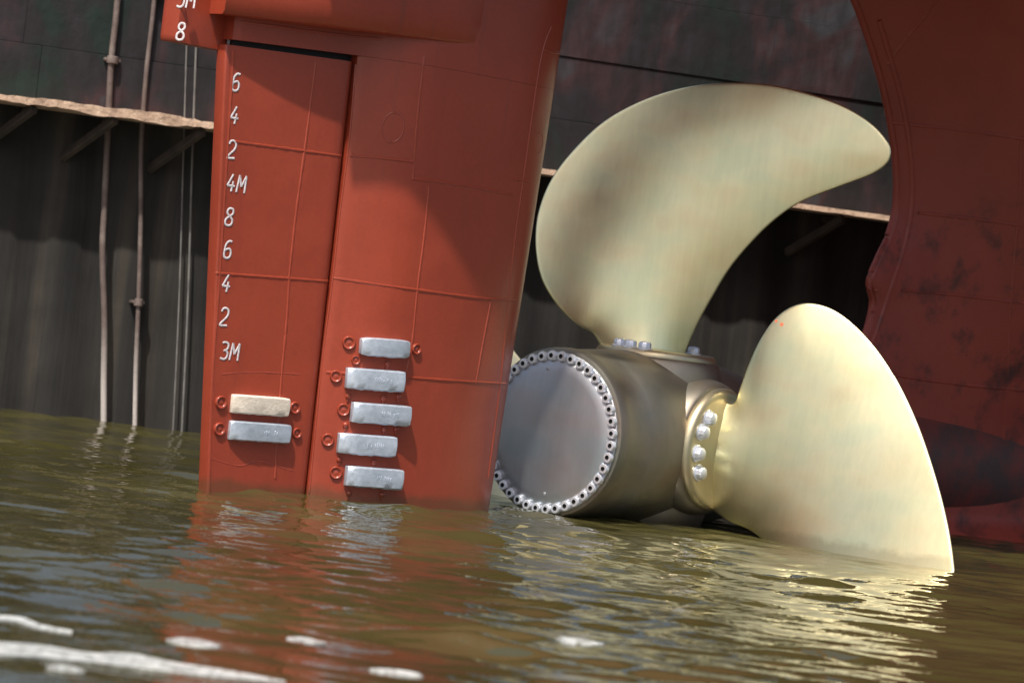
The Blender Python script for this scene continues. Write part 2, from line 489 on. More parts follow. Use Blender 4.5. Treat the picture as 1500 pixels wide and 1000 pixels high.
# ------------------------------------------------------------------ the ship
A_TE = on_water(304, 718)
A_LE = on_water(712, 747)
rd = (A_LE - A_TE); rd.z = 0; rd.normalize()                        # along the rudder chord, aft to forward
rn = Vector((rd.y, -rd.x, 0))                                       # rudder side facing the camera
SA = Vector((.6, .8, 0))                                            # ship axis, forward
SN = Vector((.8, -.6, 0))                                           # ship side facing the camera
Zv = Vector((0, 0, 1))
ship = empty('ship', (A_TE + SA * 2) * 1.0)
ship.location.z = 0
tag(ship, 'red ship stern with tall rudder and big bronze propeller half out of the water', 'ship')
SL = Matrix.Translation(-ship.location)
def part(name, bm, mat, smooth=None, label=None, parent=None):
    o = mesh_obj(name, bm, mat, smooth=smooth)
    o.data.transform(SL)
    o.parent = parent or ship
    if label: o['label'] = label
    return o

def rs(px, py, off=0.0):
    p = on_plane(px, py, A_TE + rn * off, rn); q = p - A_TE
    return q.dot(rd), q.z
def line_sz(p1, p2, off=0.0):
    s1, z1 = rs(*p1, off); s2, z2 = rs(*p2, off)
    return lambda z: s1 + (s2 - s1) * (z - z1) / (z2 - z1)
s_te = line_sz((331, 70), (304, 718))
s_hf = line_sz((515, 88), (445, 720), -.02)           # forward end of the flap
s_hm = line_sz((524, 88), (451, 720), .03)            # aft edge of the main blade
s_le = line_sz((829, 0), (712, 747), -.06)
# top of flap / gap lines
def z_on(px, py, off=0.0): return rs(px, py, off)[1]
z_ft_a, z_ft_f = z_on(330, 65), z_on(522, 92)          # flap top edge aft / forward

def prof_main(u):                                       # half thickness, u 0..1 from hinge to leading edge
    if u < .30: return .095 + .175 * math.sin(math.pi / 2 * u / .30)
    return .27 * math.sqrt(max(0, 1 - ((u - .30) / .70) ** 1.9))
bm = bmesh.new()
us = [0, .004, .012, .03, .06] + [.1 + .04 * i for i in range(8)] + [.4 + .6 * (1 - (1 - t) ** 1.8) for t in [i / 24 for i in range(25)]]
us = sorted(set(us))
def ring_main(z, s0, s1):
    near = []; far = []
    for u in us:
        s = s0 + (s1 - s0) * u; w = prof_main(u)
        e = .010 * (1 - u / .012) if u < .012 else 0
        near.append(A_TE + rd * s + rn * (w - .06 - e) + Zv * z)
        far.append(A_TE + rd * s + rn * (-w - .06 + e) + Zv * z)
    return near + far[:-1][::-1]
z_gap_a, z_gap_f = z_on(326, 55.5, .03), z_on(525, 82, .03)
zt = z_gap_f
rows = [ring_main(z, s_hm(z), s_le(z)) for z in np.linspace(-1.6, zt, 14)]
vs = grid_faces(bm, rows, close_u=True)
bm.faces.new(vs[0]); bm.faces.new(vs[-1][::-1])
part_main = bm
# upper strip of the blade above the flap
s_ua = line_sz((345, 58), (347, -60), .03)
bm2 = bmesh.new()
rows = []
for k, z in enumerate(np.linspace(0, 1, 8)):
    row = []
    base = ring_main(0, 0, 1)
    near = []; far = []
    for u in us:
        # aft end of strip sits at s_ua, bottom follows the gap line
        s0 = s_ua(2.8); s1 = s_le(2.9 + .6 * z)
        s = s0 + (s1 - s0) * u
        shf = s_hm(z_gap_f)
        zb = z_gap_a + (z_gap_f - z_gap_a) * min(1, max(0, (s - s0) / (shf - s0))) + .0015
        if s > shf: zb = z_gap_f + .0015
        zz_ = zb + (3.75 - zb) * z
        s1b = s_le(zz_); s = s0 + (s1b - s0) * u
        uu = (s - shf) / (s1b - shf)
        w = prof_main(uu) if uu > 0 else .07 + (.095 - .07) * (1 + uu * .9)
        if u < .012: w -= .012
        near.append(A_TE + rd * s + rn * (w - .06) + Zv * zz_)
        far.append(A_TE + rd * s + rn * (-w - .06) + Zv * zz_)
    rows.append(near + far[:-1][::-1])
vs = grid_faces(bm2, rows, close_u=True)
bm2.faces.new(vs[0]); bm2.faces.new(vs[-1][::-1])
tmp = bpy.data.meshes.new('t'); bm2.to_mesh(tmp); bm2.free(); part_main.from_mesh(tmp)
bpy.data.meshes.remove(tmp)
bmesh.ops.recalc_face_normals(part_main, faces=part_main.faces)
BV_MAIN = BVHTree.FromBMesh(part_main)

# flap
bmf = bmesh.new()
fu = [0, .02, .05, .1, .2, .35, .5, .65, .8, .88, .92, .95, .975, .99, 1.0]
def fw(u, z):
    w0 = .055 - .004 * (z / 3)
    w = w0 + (.09 - w0) * min(1, u * 1.1)
    if u > .92: w *= math.sqrt(max(0.2, 1 - ((u - .92) / .08) ** 2 * .8))
    return w
rows = []
for k in range(15):
    near = []; far = []
    for u in fu:
        za = z_ft_a + (z_ft_f - z_ft_a) * u
        z = -1.6 + (za + 1.6) * k / 14
        s = s_te(z) + (s_hf(z) - s_te(z)) * u
        w = fw(u, z)
        near.append(A_TE + rd * s + rn * (w - .055) + Zv * z)
        far.append(A_TE + rd * s + rn * (-w - .055) + Zv * z)
    rows.append(near + far[::-1])
vs = grid_faces(bmf, rows, close_u=True)
bmf.faces.new(vs[0]); bmf.faces.new(vs[-1][::-1])
bmesh.ops.recalc_face_normals(bmf, faces=bmf.faces)
ed = [e for e in bmf.edges if len(e.link_faces) == 2 and e.calc_face_angle(0) > 1.0 and
      (min((e.verts[0].co - A_TE).dot(rd) - s_te(e.verts[0].co.z), 9) < .02)]
bmesh.ops.bevel(bmf, geom=ed, offset=.012, segments=3, profile=.5, affect='EDGES')
BV_FLAP = BVHTree.FromBMesh(bmf)
# thin raised edge strip along the trailing edge corner
def surf_line(bm, bvh, pts, rad=.009, flat=.45, n=40, lift=0.0, wob=0.0):
    P = catmull(pts, max(2, n // max(1, len(pts) - 1)))
    run = []
    for (x, y) in P:
        h = cast(bvh, x, y)
        if h:
            run.append((h[0] + h[1] * lift, h[1]))
        else:
            if len(run) > 1: tube(bm, [q[0] for q in run], [rad * (1 + wob * random.uniform(-1, 1)) for q in run], 6, flat, run[len(run) // 2][1])
            run = []
    if len(run) > 1: tube(bm, [q[0] for q in run], [rad * (1 + wob * random.uniform(-1, 1)) for q in run], 6, flat, run[len(run) // 2][1])
seam = bmesh.new()
for pts in ([(340, 207), (400, 215), (503, 229)], [(316, 400), (400, 406), (480, 412)], [(463, 92), (447, 215), (434, 310), (424, 402)], [(424, 402), (420, 470), (412, 560), (403, 700)],
            [(342, 75), (322, 400), (311, 560), (306, 722)]):
    surf_line(seam, BV_FLAP, pts, .008, .6, wob=.25)
surf_line(seam, BV_FLAP, [(310, 672), (350, 682), (380, 676), (430, 690)], .004, .4, wob=.4)
surf_line(seam, BV_FLAP, [(325, 548), (370, 545), (440, 548)], .004, .4, wob=.4)
t_ = bpy.data.meshes.new('t'); seam.to_mesh(t_); seam.free(); bmf.from_mesh(t_); bpy.data.meshes.remove(t_)
flap = part('rudder_flap', bmf, RED, 35)
seam = bmesh.new()
for pts in ([(622, 82), (612, 170), (605, 262)], [(513, 228), (560, 232), (605, 237)], [(604, 262), (680, 272), (752, 286)],
            [(629, 274), (621, 350), (612, 420), (604, 500), (596, 545)], [(487, 407), (600, 423), (700, 436), (757, 440)],
            [(478, 545), (560, 550), (660, 557), (742, 562)], [(719, 442), (708, 500), (697, 562)],
            [(796, 72), (808, 76), (820, 78)], [(808, 40), (792, 90), (770, 240), (752, 370), (733, 560), (715, 700)],
            [(752, 262), (775, 266)], [(340, 30), (470, 48), (560, 58)]):
    surf_line(seam, BV_MAIN, pts, .008, .6, wob=.25)
def ring_px(bm, bvh, cx, cy, rx, ry, rad=.006):
    pts = []
    for k in range(25):
        t = 2 * math.pi * k / 24; h = cast(bvh, cx + rx * math.cos(t) - ry * math.sin(t) * .1, cy + ry * math.sin(t))
        if h: pts.append(h[0])
    if len(pts) > 3: tube(bm, pts, rad, 6, .5, rn)
ring_px(seam, BV_MAIN, 576, 187, 16, 22)
ring_px(seam, BV_MAIN, 789, 210, 6, 15, .004)
surf_line(seam, BV_MAIN, [(521, 95), (512, 200), (498, 310), (487, 410), (470, 545), (453, 722)], .007, .8)
t_ = bpy.data.meshes.new('t'); seam.to_mesh(t_); seam.free(); part_main.from_mesh(t_); bpy.data.meshes.remove(t_)
rudder = part('rudder', part_main, RED, 35, 'tall red rudder blade with weld seams')
bm = bmesh.new()
box(bm, frame(A_TE + rd * ((s_ua(2.8) + s_hm(z_gap_f)) / 2 + .03) + rn * -.055 + Zv * ((z_gap_a + z_gap_f) / 2), rd + Zv * ((z_gap_f - z_gap_a) / (s_hm(z_gap_f) - s_ua(2.8))), rn, Zv), (s_hm(z_gap_f) - s_ua(2.8)) - .015, .03, .12, 0)
part('gap_shade_filler', bm, HOLE, None, 'black filler painting the shade in the gap above the flap', rudder)  # black plate added so the gap above the flap reads as shade

# headbox: thicker fairing on top of the rudder, fixed to the hull
bm = bmesh.new()
hb_s0, _ = rs(328, 20, .1); hb_s1, _ = rs(742, 62, .12)
zb0 = z_on(332, 20, .16); zb1 = z_on(700, 66, .16)
rows = []
NU = 30
for k, zf in enumerate([-.10, 0, .06, .14, .3, .6, 1.0]):
    near = []; far = []
    for i in range(NU + 1):
        u = i / NU
        s = hb_s0 + (hb_s1 + .02 - hb_s0) * u
        zb = zb0 + (zb1 - zb0) * u + .10 * max(0, (u - .86) / .14) ** 2
        w = .17 + .13 * math.sin(min(1, u / .45) * math.pi / 2)
        if u > .72: w = .30 - .16 * ((u - .72) / .28) ** 2
        if u > .97: w -= .02
        ww = w if zf > 0 else (w if zf == 0 else .02)
        ins = {0: .028, .06: .007, .14: 0}.get(zf, 0)
        if zf == -.10: ins = 0; zz_ = zb
        else: zz_ = zb + (3.9 - zb) * (zf if zf > .06 else zf * .35)
        ww = ww - ins
        near.append(A_TE + rd * s + rn * (ww - .06) + Zv * zz_)
        far.append(A_TE + rd * s + rn * (-ww - .06) + Zv * zz_)
    rows.append(near + far[::-1])
vs = grid_faces(bm, rows, close_u=True)
bm.faces.new(vs[0]); bm.faces.new(vs[-1][::-1])
part('headbox', bm, RED, 50, 'rounded red fairing above the rudder')

# aft fin with the upper draught marks, left of the rudder top
fin_d = Vector((.62, .785, 0)).normalized(); fin_n = Vector((fin_d.y, -fin_d.x, 0))
F0 = at_depth(259, 60, 19.9)
def finpt(px, py): return on_plane(px, py, F0, fin_n)
bm = bmesh.new()
p0, p1 = finpt(259, 58), finpt(327, 68)
p1b = finpt(323, 66)
L = (Vector((p1.x, p1.y, 0)) - Vector((p0.x, p0.y, 0))).length
rows = []
prof = [(L + .03, 0), (0.02, 0), (0.004, -.006), (0, -.02), (-.012, -.10), (-.012, -.12), (.0, -.14), (L + .03, -.14)]
for z_, ins in ((p0.z - .012, .012), (p0.z, .002), (p0.z + .03, 0), (4.0, 0)):
    rows.append([Vector((p0.x, p0.y, 0)) + fin_d * (a + (ins if a < .1 else 0)) + fin_n * b + Zv * (z_ + (.0)) for a, b in prof])
vs = grid_faces(bm, rows, close_u=True)
bm.faces.new(vs[0]); bm.faces.new(vs[-1][::-1])
bmesh.ops.recalc_face_normals(bm, faces=bm.faces)
BV_FIN = BVHTree.FromBMesh(bm)
fin = part('aft_fin', bm, RED, 50, 'darker red fin above and behind the flap')

# ---- draught marks (white welded figures)
GL = {
 '2': [[(0, .78), (.12, .95), (.45, 1), (.8, .9), (.88, .68), (.7, .45), (0, 0), (.95, 0)]],
 '3': [[(.05, .95), (.4, 1), (.8, .92), (.85, .7), (.6, .54), (.35, .52)], [(.6, .54), (.9, .38), (.85, .12), (.5, 0), (.05, .06)]],
 '4': [[(.55, 1), (0, .32), (.95, .32)], [(.68, .60), (.60, 0)]],
 '5': [[(.9, 1), (.15, 1), (.08, .56), (.5, .62), (.88, .45), (.88, .15), (.5, 0), (.05, .06)]],
 '6': [[(.8, .98), (.45, 1), (.12, .8), (.04, .4), (.1, .1), (.45, 0), (.82, .1), (.88, .38), (.6, .56), (.1, .46)]],
 '8': [[(.5, .54), (.12, .72), (.2, .94), (.5, 1), (.8, .94), (.86, .72), (.5, .54), (.06, .34), (.08, .08), (.45, 0), (.86, .08), (.9, .34), (.5, .54)]],
 'M': [[(0, 0), (.12, 1), (.48, .35), (.9, 1), (.95, 0)]],
}
def glyphs(bvh, text, px, py, parent, dirx, H=.104, W=.054, gap=.015, slant=.06, col=WHITE):
    h = cast(bvh, px, py)
    if not h: return
    o0, n = h
    if n.dot(CAM - o0) < 0: n = -n
    x = (dirx - n * dirx.dot(n)).normalized(); y = n.cross(x).normalized()
    if y.z < 0: y = -y
    bm = bmesh.new(); cx = 0
    for ch in text:
        w = W * (1.12 if ch == 'M' else 1)
        for st in GL[ch]:
          for P in ([st[i:i + 2] for i in range(len(st) - 1)] if ch in '4M' else [catmull(st, 4)]):
            pts = [o0 + x * (cx + a * w + slant * b * H) + y * (b * H - H / 2) + n * .002 for a, b in P]
            tube(bm, pts, .0068, 6, .4, n)
        cx += w + gap
    return part('draught_mark', bm, col, 60, parent=parent)
for txt, x, y in (('6', 340, 120), ('4', 338, 168), ('2', 334, 218), ('4M', 333, 267), ('8', 330, 317), ('6', 328, 365), ('4', 326, 414), ('2', 323, 463), ('3M', 323, 513)):
    glyphs(BV_FLAP, txt, x, y, flap, rd)
glyphs(BV_FIN, '5M', 260, -3, fin, fin_d, H=.11)
glyphs(BV_FIN, '8', 259, 46, fin, fin_d, H=.10, W=.052)

# ---- anodes
def anode(bvh, quad_c, w, h, mat, parent, label=None, roundish=False, tilt=0):
    hc = cast(bvh, *quad_c); o0, n = hc
    if n.dot(CAM - o0) < 0: n = -n
    hl = cast(bvh, quad_c[0] - w * .4, quad_c[1] - w * .4 * math.tan(math.radians(4 + tilt)))
    hr = cast(bvh, quad_c[0] + w * .4, quad_c[1] + w * .4 * math.tan(math.radians(4 + tilt)))
    x = (hr[0] - hl[0]).normalized(); pxm = (hr[0] - hl[0]).length / (.8 * w)
    y = n.cross(x).normalized(); n = x.cross(y).normalized()
    if n.dot(CAM - o0) < 0: n = -n; y = -y
    Wm = w * pxm * .97; Hm = h / 236.0; T = .055
    bm = bmesh.new()
    rows = []
    NX = 16
    for i in range(NX + 1):
        t = i / NX
        sx = (t - .5) * Wm
        # left end curves down, right end nearly square
        top = T * (1 - .55 * max(0, 1 - t / .28) ** 2)
        if roundish: top = T * (1 - .5 * abs(2 * t - 1) ** 4)
        hh = Hm / 2 * (1 - (.22 * abs(2 * t - 1) ** 6 if roundish else .05 * abs(2 * t - 1) ** 8))
        rows.append([o0 + x * sx + y * yy + n * zz for yy, zz in ((-hh, -.02), (-hh - random.uniform(-.002, .003), top * .75), (-hh * .86, top - random.uniform(0, .004)), (-hh * .3, top + .001), (hh * .3, top + .001), (hh * .86, top), (hh, top * .75), (hh, -.02))])
    vs = grid_faces(bm, rows, close_u=True)
    bm.faces.new(vs[0]); bm.faces.new(vs[-1][::-1])
    bmesh.ops.bevel(bm, geom=[e for e in bm.edges if all(len(f.verts) > 4 or 1 for f in e.link_faces) and any(len(f.verts) > 4 for f in e.link_faces)], offset=.005, segments=2, profile=.5, affect='EDGES')
    # worn cast marks: small shallow ridges, unreadable
    if mat is ZINC and not roundish:
        rr = random.Random(int(quad_c[1]))
        for k in range(9):
            c = o0 + x * (Wm * (.0 + .035 * k - .02)) + y * rr.uniform(-.008, .008) + n * (T + .001)
            if rr.random() < .8: box(bm, frame(c, x, y, n), .006, rr.uniform(.018, .034), .004, .001, 1)
    o = part('anode', bm, mat, 40, label, parent)
    return o, o0, x, y, n, Wm, Hm
def stud(bvh, px, py, r, parent):
    hc = cast(bvh, px, py)
    if not hc: return
    o0, n = hc
    if n.dot(CAM - o0) < 0: n = -n
    x = rd; y = n.cross(x).normalized(); x = y.cross(n).normalized()
    bm = bmesh.new()
    lathe(bm, [(-.02, r * .98), (.010, r * .96), (.018, r * .84), (.016, r * .66), (.008, r * .56), (.008, r * .40), (.012, r * .15)], frame(o0, x, y, n), 20)
    part('stud', bm, RED, 50, parent=parent)
def tab(bvh, px, py, parent, w=.03, h=.07):
    hc = cast(bvh, px, py)
    if not hc: return
    o0, n = hc
    if n.dot(CAM - o0) < 0: n = -n
    x = rd; y = n.cross(x).normalized(); x = y.cross(n).normalized()
    if y.z < 0: y = -y
    bm = bmesh.new()
    lathe(bm, [(-.01, w * .62), (.010, w * .6), (.018, w * .3)], frame(o0, x, y, n), 12)
    box(bm, frame(o0 - y * .015, x, y, n), .012, h * .7, .018, .003, 1)
    part('tab', bm, RED, 50, parent=parent)
anode(BV_FLAP, (378, 593), 83, 27, CREAM, flap, 'cream coloured anode block')
anode(BV_FLAP, (377, 632), 88, 28, ZINC, flap)
for x, y, r in ((323, 589, .042), (431, 597, .040), (321, 628, .042), (434, 634, .034)): stud(BV_FLAP, x, y, r, flap)
for (cx, cy, w, h, rd_) in ((563, 509, 73, 27, True), (548, 556, 85, 31, False), (556, 606, 85, 30, False), (536, 651, 85, 30, False), (546, 699, 82, 30, False)):
    anode(BV_MAIN, (cx, cy), w, h, ZINC, rudder, 'rounded pale anode, topmost of its column' if rd_ else None, rd_)
for x, y, r in ((511, 502, .044), (609, 511, .036), (492, 551, .040), (503, 600, .042), (480, 644, .042), (492, 692, .042),
                (521, 527, .030)): stud(BV_MAIN, x, y, r, rudder)
for x, y in ((567, 533), (510, 580), (561, 583), (506, 622), (562, 628), (497, 673), (547, 677), (511, 722), (559, 724), (583, 580), (580, 628)):
    tab(BV_MAIN, x, y, rudder)

# ------------------------------------------------------------------ propeller
C0 = at_depth(808, 633, 22.0)
HR = .562
hubM = frame(C0, Zv, SN, SA) if False else frame(C0, SN, Zv, -SN.cross(Zv)) 
# local frame with z = SA
xx = SN; yy = SA.cross(SN).normalized()
hubM = frame(C0, xx, yy, SA)
SB = 1.10                                               # blade station
bm = bmesh.new()
prof = [(0.0, HR - .028), (0.006, HR - .008), (.02, HR), (.10, HR + .004), (.104, HR), (.34, HR + .004), (.345, HR + .008), (.7, HR + .03), (SB, HR + .04), (1.5, HR + .02), (1.85, HR - .02),
        (2.0, HR - .07), (2.08, HR - .15), (2.12, HR - .26)]
lathe(bm, prof, hubM, 128)
for u_ in (Zv, SN, -Zv, -SN):
    lathe(bm, [(.25, .475), (.40, .47), (.48, .46), (.53, .445), (.555, .432), (.565, .42), (.567, .10)], frame(C0 + SA * SB, SA, u_.cross(SA), u_), 72)
hub = part('propeller_hub', bm, HUBM, 40, 'dull bronze hub of the propeller')
# end cap
bm = bmesh.new()
lathe(bm, [(.01, .535), (-.010, .532), (-.014, .527), (-.014, .478), (-.020, .472), (-.026, .462), (-.036, .40), (-.050, .28), (-.058, .16), (-.062, .06), (-.062, .01)], hubM, 128)
part('hub_cap', bm, CAPM, 30, 'flat blue grey cap closing the hub', hub)
bm = bmesh.new()
for ang, rr in ((1.50, .405), (4.55, .42)):
    bm = bmesh.new(); box(bm, hubM @ Matrix.Translation((rr * math.cos(ang), rr * math.sin(ang), -.034)), .02, .02, .016, .004, 1)
    part('lug', bm, CAPM, None, parent=hub)
# ring bolts
bm = bmesh.new()
lathe(bm, [(.0, .034), (-.020, .034), (-.026, .030), (-.027, .0155), (-.014, .0145)], Matrix.Identity(4), 20, cap1=True)
b0 = mesh_obj('cap_bolt', bm, STEEL, hub, 40)
bm = bmesh.new()
lathe(bm, [(-.0150, .0145), (-.0155, .0143)], Matrix.Identity(4), 12)
NB = 40
def bolt_matrix(k):
    t = 2 * math.pi * (k + .35) / NB
    return SL @ hubM @ Matrix.Translation((.505 * math.cos(t), .505 * math.sin(t), -.014))
b0.data.materials.append(HOLE)
t_ = bpy.data.meshes.new('t'); bm.to_mesh(t_); bm.free()
bb_ = bmesh.new(); bb_.from_mesh(b0.data)
nf = len(bb_.faces); bb_.from_mesh(t_); bb_.faces.ensure_lookup_table()
for f in bb_.faces:
    if f.index >= nf or (f.calc_center_median().xy.length < .0178 and f.calc_center_median().z < -.005): f.material_index = 1
bb_.to_mesh(b0.data); bb_.free(); bpy.data.meshes.remove(t_)
b0.matrix_basis = bolt_matrix(0)
for k in range(1, NB): copy_child(b0, hub, bolt_matrix(k))

# blades
HC = C0 + SA * SB
def phi(r):                                             # pitch angle of the section at radius r
    return math.atan2(.62, max(r, .4))
class Blade:
    def __init__(s, rad, tan, pitch=0.0): s.u = rad; s.t = tan; s.k = pitch
    def pt(s, r, c):
        p = phi(r) * .55 + s.k; rake = .05 * max(0, r - .6) ** 2
        return HC + s.u * r + (s.t * math.cos(p) + SA * math.sin(p)) * c + SA * rake
    def nrm(s, r, c):
        e = 1e-3
        n = (s.pt(r + e, c) - s.pt(r - e, c)).cross(s.pt(r, c + e) - s.pt(r, c - e)).normalized()
        return n if n.dot(SA) < 0 else -n               # pressure side looks aft
    def inv(s, px, py):
        R = ray(px, py); r, c, d = 1.2, 0.0, 22.0
        for _ in range(40):
            P0 = s.pt(r, c); e = 1e-4
            f = P0 - (CAM + R * d)
            J = Matrix(((s.pt(r + e, c) - P0) / e, (s.pt(r, c + e) - P0) / e, -R)).transposed()
            dl = J.inverted() @ f
            r -= dl.x; c -= dl.y; d -= dl.z
        return r, c
UPB = Blade(Zv, SN, .17)
RTB = Blade(SN, -Zv, -.44)
up_px = [(868, 488), (845, 475), (818, 449), (797, 417), (787, 385), (784, 345), (790, 305), (808, 262), (840, 220), (885, 178), (940, 148), (1000, 129), (1060, 122),
         (1125, 124), (1185, 137), (1235, 155), (1275, 180), (1298, 205), (1305, 222), (1299, 240), (1275, 256), (1230, 273), (1175, 295), (1135, 322), (1100, 356), (1068, 395), (1042, 438), (1022, 475), (1006, 512), (930, 512)]
rt_px = [(1075, 590), (1085, 565), (1096, 535), (1112, 500), (1134, 468), (1160, 449), (1188, 444), (1220, 453), (1252, 476), (1285, 512), (1316, 560), (1345, 622), (1370, 695), (1388, 765), (1398, 830),
         (1400, 880), (1390, 925), (1355, 955), (1300, 950), (1240, 915), (1175, 850), (1110, 784), (1068, 763), (1032, 738), (1040, 660)]
up_rc = [UPB.inv(*p) for p in up_px]
rt_rc = [RTB.inv(*p) for p in rt_px]
up_rc = up_rc[:-1]; rt_rc = rt_rc[:-1]
def root_in(rc, first, last):
    c0, c1 = rc[first][1], rc[last][1]
    return c0, c1
c0, c1 = root_in(up_rc, 0, -1)
up_rc = up_rc + [(.56, c1 * .96), (.48, c1 * .90), (.48, (c0 + c1) / 2), (.48, c0 * .6), (.56, c0 * .8)]
i0 = 0; c0, c1 = rt_rc[0][1], rt_rc[-1][1]
rt_rc = rt_rc + [(.57, c1 * 1.0), (.48, c1 * .95), (.48, (c0 + c1) / 2), (.48, c0 * .95), (.57, c0 * 1.0)]
print('UP rc', [(round(a, 2), round(b, 2)) for a, b in up_rc])
print('RT rc', [(round(a, 2), round(b, 2)) for a, b in rt_rc])

def blade_mesh(B, rc, name, smooth_n=6, sharp_root=True):
    out = catmull(rc, smooth_n, closed=True)
    arr = np.array(out)
    N = len(out)
    # interior points
    lo = arr.min(0); hi = arr.max(0); st = .035
    pts = []
    seg0 = arr; seg1 = np.roll(arr, -1, 0); dv = seg1 - seg0; L2 = (dv ** 2).sum(1) + 1e-12
    keep = ~((seg0[:, 0] < .575) & (seg1[:, 0] < .575))
    def dist(p, a=None):
        if a is None: a = keep
        t = np.clip(((p - seg0) * dv).sum(1) / L2, 0, 1)
        return np.sqrt((((seg0 + dv * t[:, None]) - p) ** 2).sum(1)[a].min())
    def dist_old(p):
        t = np.clip(((p - seg0) * dv).sum(1) / L2, 0, 1)
        return np.sqrt((((seg0 + dv * t[:, None]) - p) ** 2).sum(1).min())
    def inside(p):
        x, y = p; a = seg0; b = seg1
        c = ((a[:, 1] > y) != (b[:, 1] > y)) & (x < (b[:, 0] - a[:, 0]) * (y - a[:, 1]) / (b[:, 1] - a[:, 1] + 1e-12) + a[:, 0])
        return c.sum() % 2 == 1
    # inset rings for a rounded edge
    cen = arr.mean(0)
    tang = np.roll(arr, -1, 0) - np.roll(arr, 1, 0); nn = np.stack([-tang[:, 1], tang[:, 0]], 1); nn /= np.linalg.norm(nn, axis=1)[:, None] + 1e-9
    if not inside(arr[5] + nn[5] * .01): nn = -nn
    for ins in (.006, .014, .03):
        for p, n_ in zip(arr, nn):
            q = p + n_ * ins
            if inside(q) and dist(q) > ins * .8: pts.append((q[0], q[1]))
    i = 0
    r = lo[0]
    while r < hi[0]:
        c = lo[1] + (st / 2 if i % 2 else 0)
        while c < hi[1]:
            q = np.array((r, c))
            if inside(q) and dist(q) > .045: pts.append((r, c))
            c += st
        r += st * .866; i += 1
    allp = [Vector(p) for p in out] + [Vector(p) for p in pts]
    edges = [(i, (i + 1) % N) for i in range(N)]
    res = delaunay_2d_cdt(allp, edges, [], 1, 1e-6)
    V, Fc = res[0], res[2]
    bm = bmesh.new(); fr = []; bk = []
    for v in V:
        p = np.array((v.x, v.y)); d = dist(p); r = v.x
        tm = .011 + .030 * max(0, (2.3 - r) / 1.7) + .085 * math.exp(-max(0, r - .6) / .20)
        w = .42
        x = min(1, d / w)
        core = tm * (1 - (1 - x) ** 2.2)
        edge = .009 * math.sqrt(max(0, 1 - (1 - min(1, d / .012)) ** 2))
        t = core + edge
        P = B.pt(v.x, v.y); n = B.nrm(v.x, v.y)
        if d < 1e-5:
            a = bm.verts.new(P); fr.append(a); bk.append(a)
        else:
            fr.append(bm.verts.new(P + n * t * .75)); bk.append(bm.verts.new(P - n * t * 1.0))
    for f in Fc:
        try: bm.faces.new([fr[i] for i in f])
        except ValueError: pass
        try: bm.faces.new([bk[i] for i in reversed(f)])
        except ValueError: pass
    return bm
bl_up = part('propeller_blade', blade_mesh(UPB, up_rc, 'up'), BLADE, 80, 'upright curved bronze blade, its tip sweeping towards the hull')
bl_rt = part('propeller_blade', blade_mesh(RTB, rt_rc, 'rt'), BLADE, 80, 'pale bronze blade dipping into the water beside the hull')
bmr = bmesh.new(); bmr.from_mesh(bl_rt.data); bmr.transform(SL.inverted()); bvr = BVHTree.FromBMesh(bmr); bmr.free()
bm = bmesh.new()
for (x, y, r) in ((1137, 470, .012), (1145, 475, .016)):
    h = cast(bvr, x, y)
    if h: lathe(bm, [(-.004, r), (.0012, r * .8)], frame(h[0], *[v for v in (h[1].orthogonal().normalized(), h[1].cross(h[1].orthogonal()).normalized(), h[1])]), 9)
SM = Mat('smear_red'); SM.set(Base_Color=(.75, .16, .07, 1), Roughness=.6); SM = SM.m
part('paint_smear', bm, SM, None, 'small red paint smear near the blade edge', bl_rt)
shift = SL @ Matrix.Translation(HC)
def rotm(deg): return shift @ Matrix.Rotation(math.radians(deg), 4, SA) @ shift.inverted()
bl_dn = copy_child(bl_up, ship, rotm(180)); bl_dn['label'] = 'lower bronze blade under water'
bl_lf = copy_child(bl_up, ship, rotm(-90)); bl_lf['label'] = 'bronze blade mostly hidden behind the rudder and hub'
if (Matrix.Rotation(math.radians(-90), 3, SA) @ Zv).dot(SN) > 0: bl_lf.matrix_basis = rotm(90)

# blade palms: round flanges with hex bolts
def palm(B, parent, bolts, rr=.415):
    u = B.u; t = B.t if abs(B.t.dot(u)) < .01 else SN
    mt = frame(HC, SA, u.cross(SA), u)
    bm = bmesh.new()
    base = HR - .16
    h0 = HR - (.02 if u.z > .5 else .005)
    prof = [(base, rr - .02), (h0 - .01, rr - .015), (h0 + .012, rr - .003), (h0 + .032, rr), (h0 + .060, rr - .012), (h0 + .070, rr - .03), (h0 + .072, rr - .055), (h0 + .066, rr - .07), (h0 + .066, rr - .15), (h0 + .075, rr - .2), (h0 + .08, .05)]
    lathe(bm, prof, mt, 72)
    part('blade_flange', bm, FLANGE, 50, parent=parent)
    for (a, rad_) in bolts:
        t = math.radians(a)
        c = HC + u * (h0 + .066) + (SA * math.cos(t) + u.cross(SA) * math.sin(t)) * rad_
        bm = bmesh.new()
        fm = frame(c, SA, u.cross(SA), u)
        lathe(bm, [(-.01, .058), (.008, .058), (.012, .053)], fm, 20)
        lathe(bm, [(.010, .044), (.040, .044), (.050, .038), (.056, .026), (.058, .008)], fm @ Matrix.Rotation(a, 4, 'Z'), 10)
        part('flange_bolt', bm, STEEL, 30, parent=parent)
BOLT_A = (-1)
def near_bolts(B, n_list): return n_list
palm(UPB, bl_up, [(a, .34) for a in (166, 182, 200, 347)])
palm(RTB, bl_rt, [(a, .30) for a in (136, 158, 186, 212, 60, 20)])
palm(Blade(-SN, Zv), bl_lf, [])

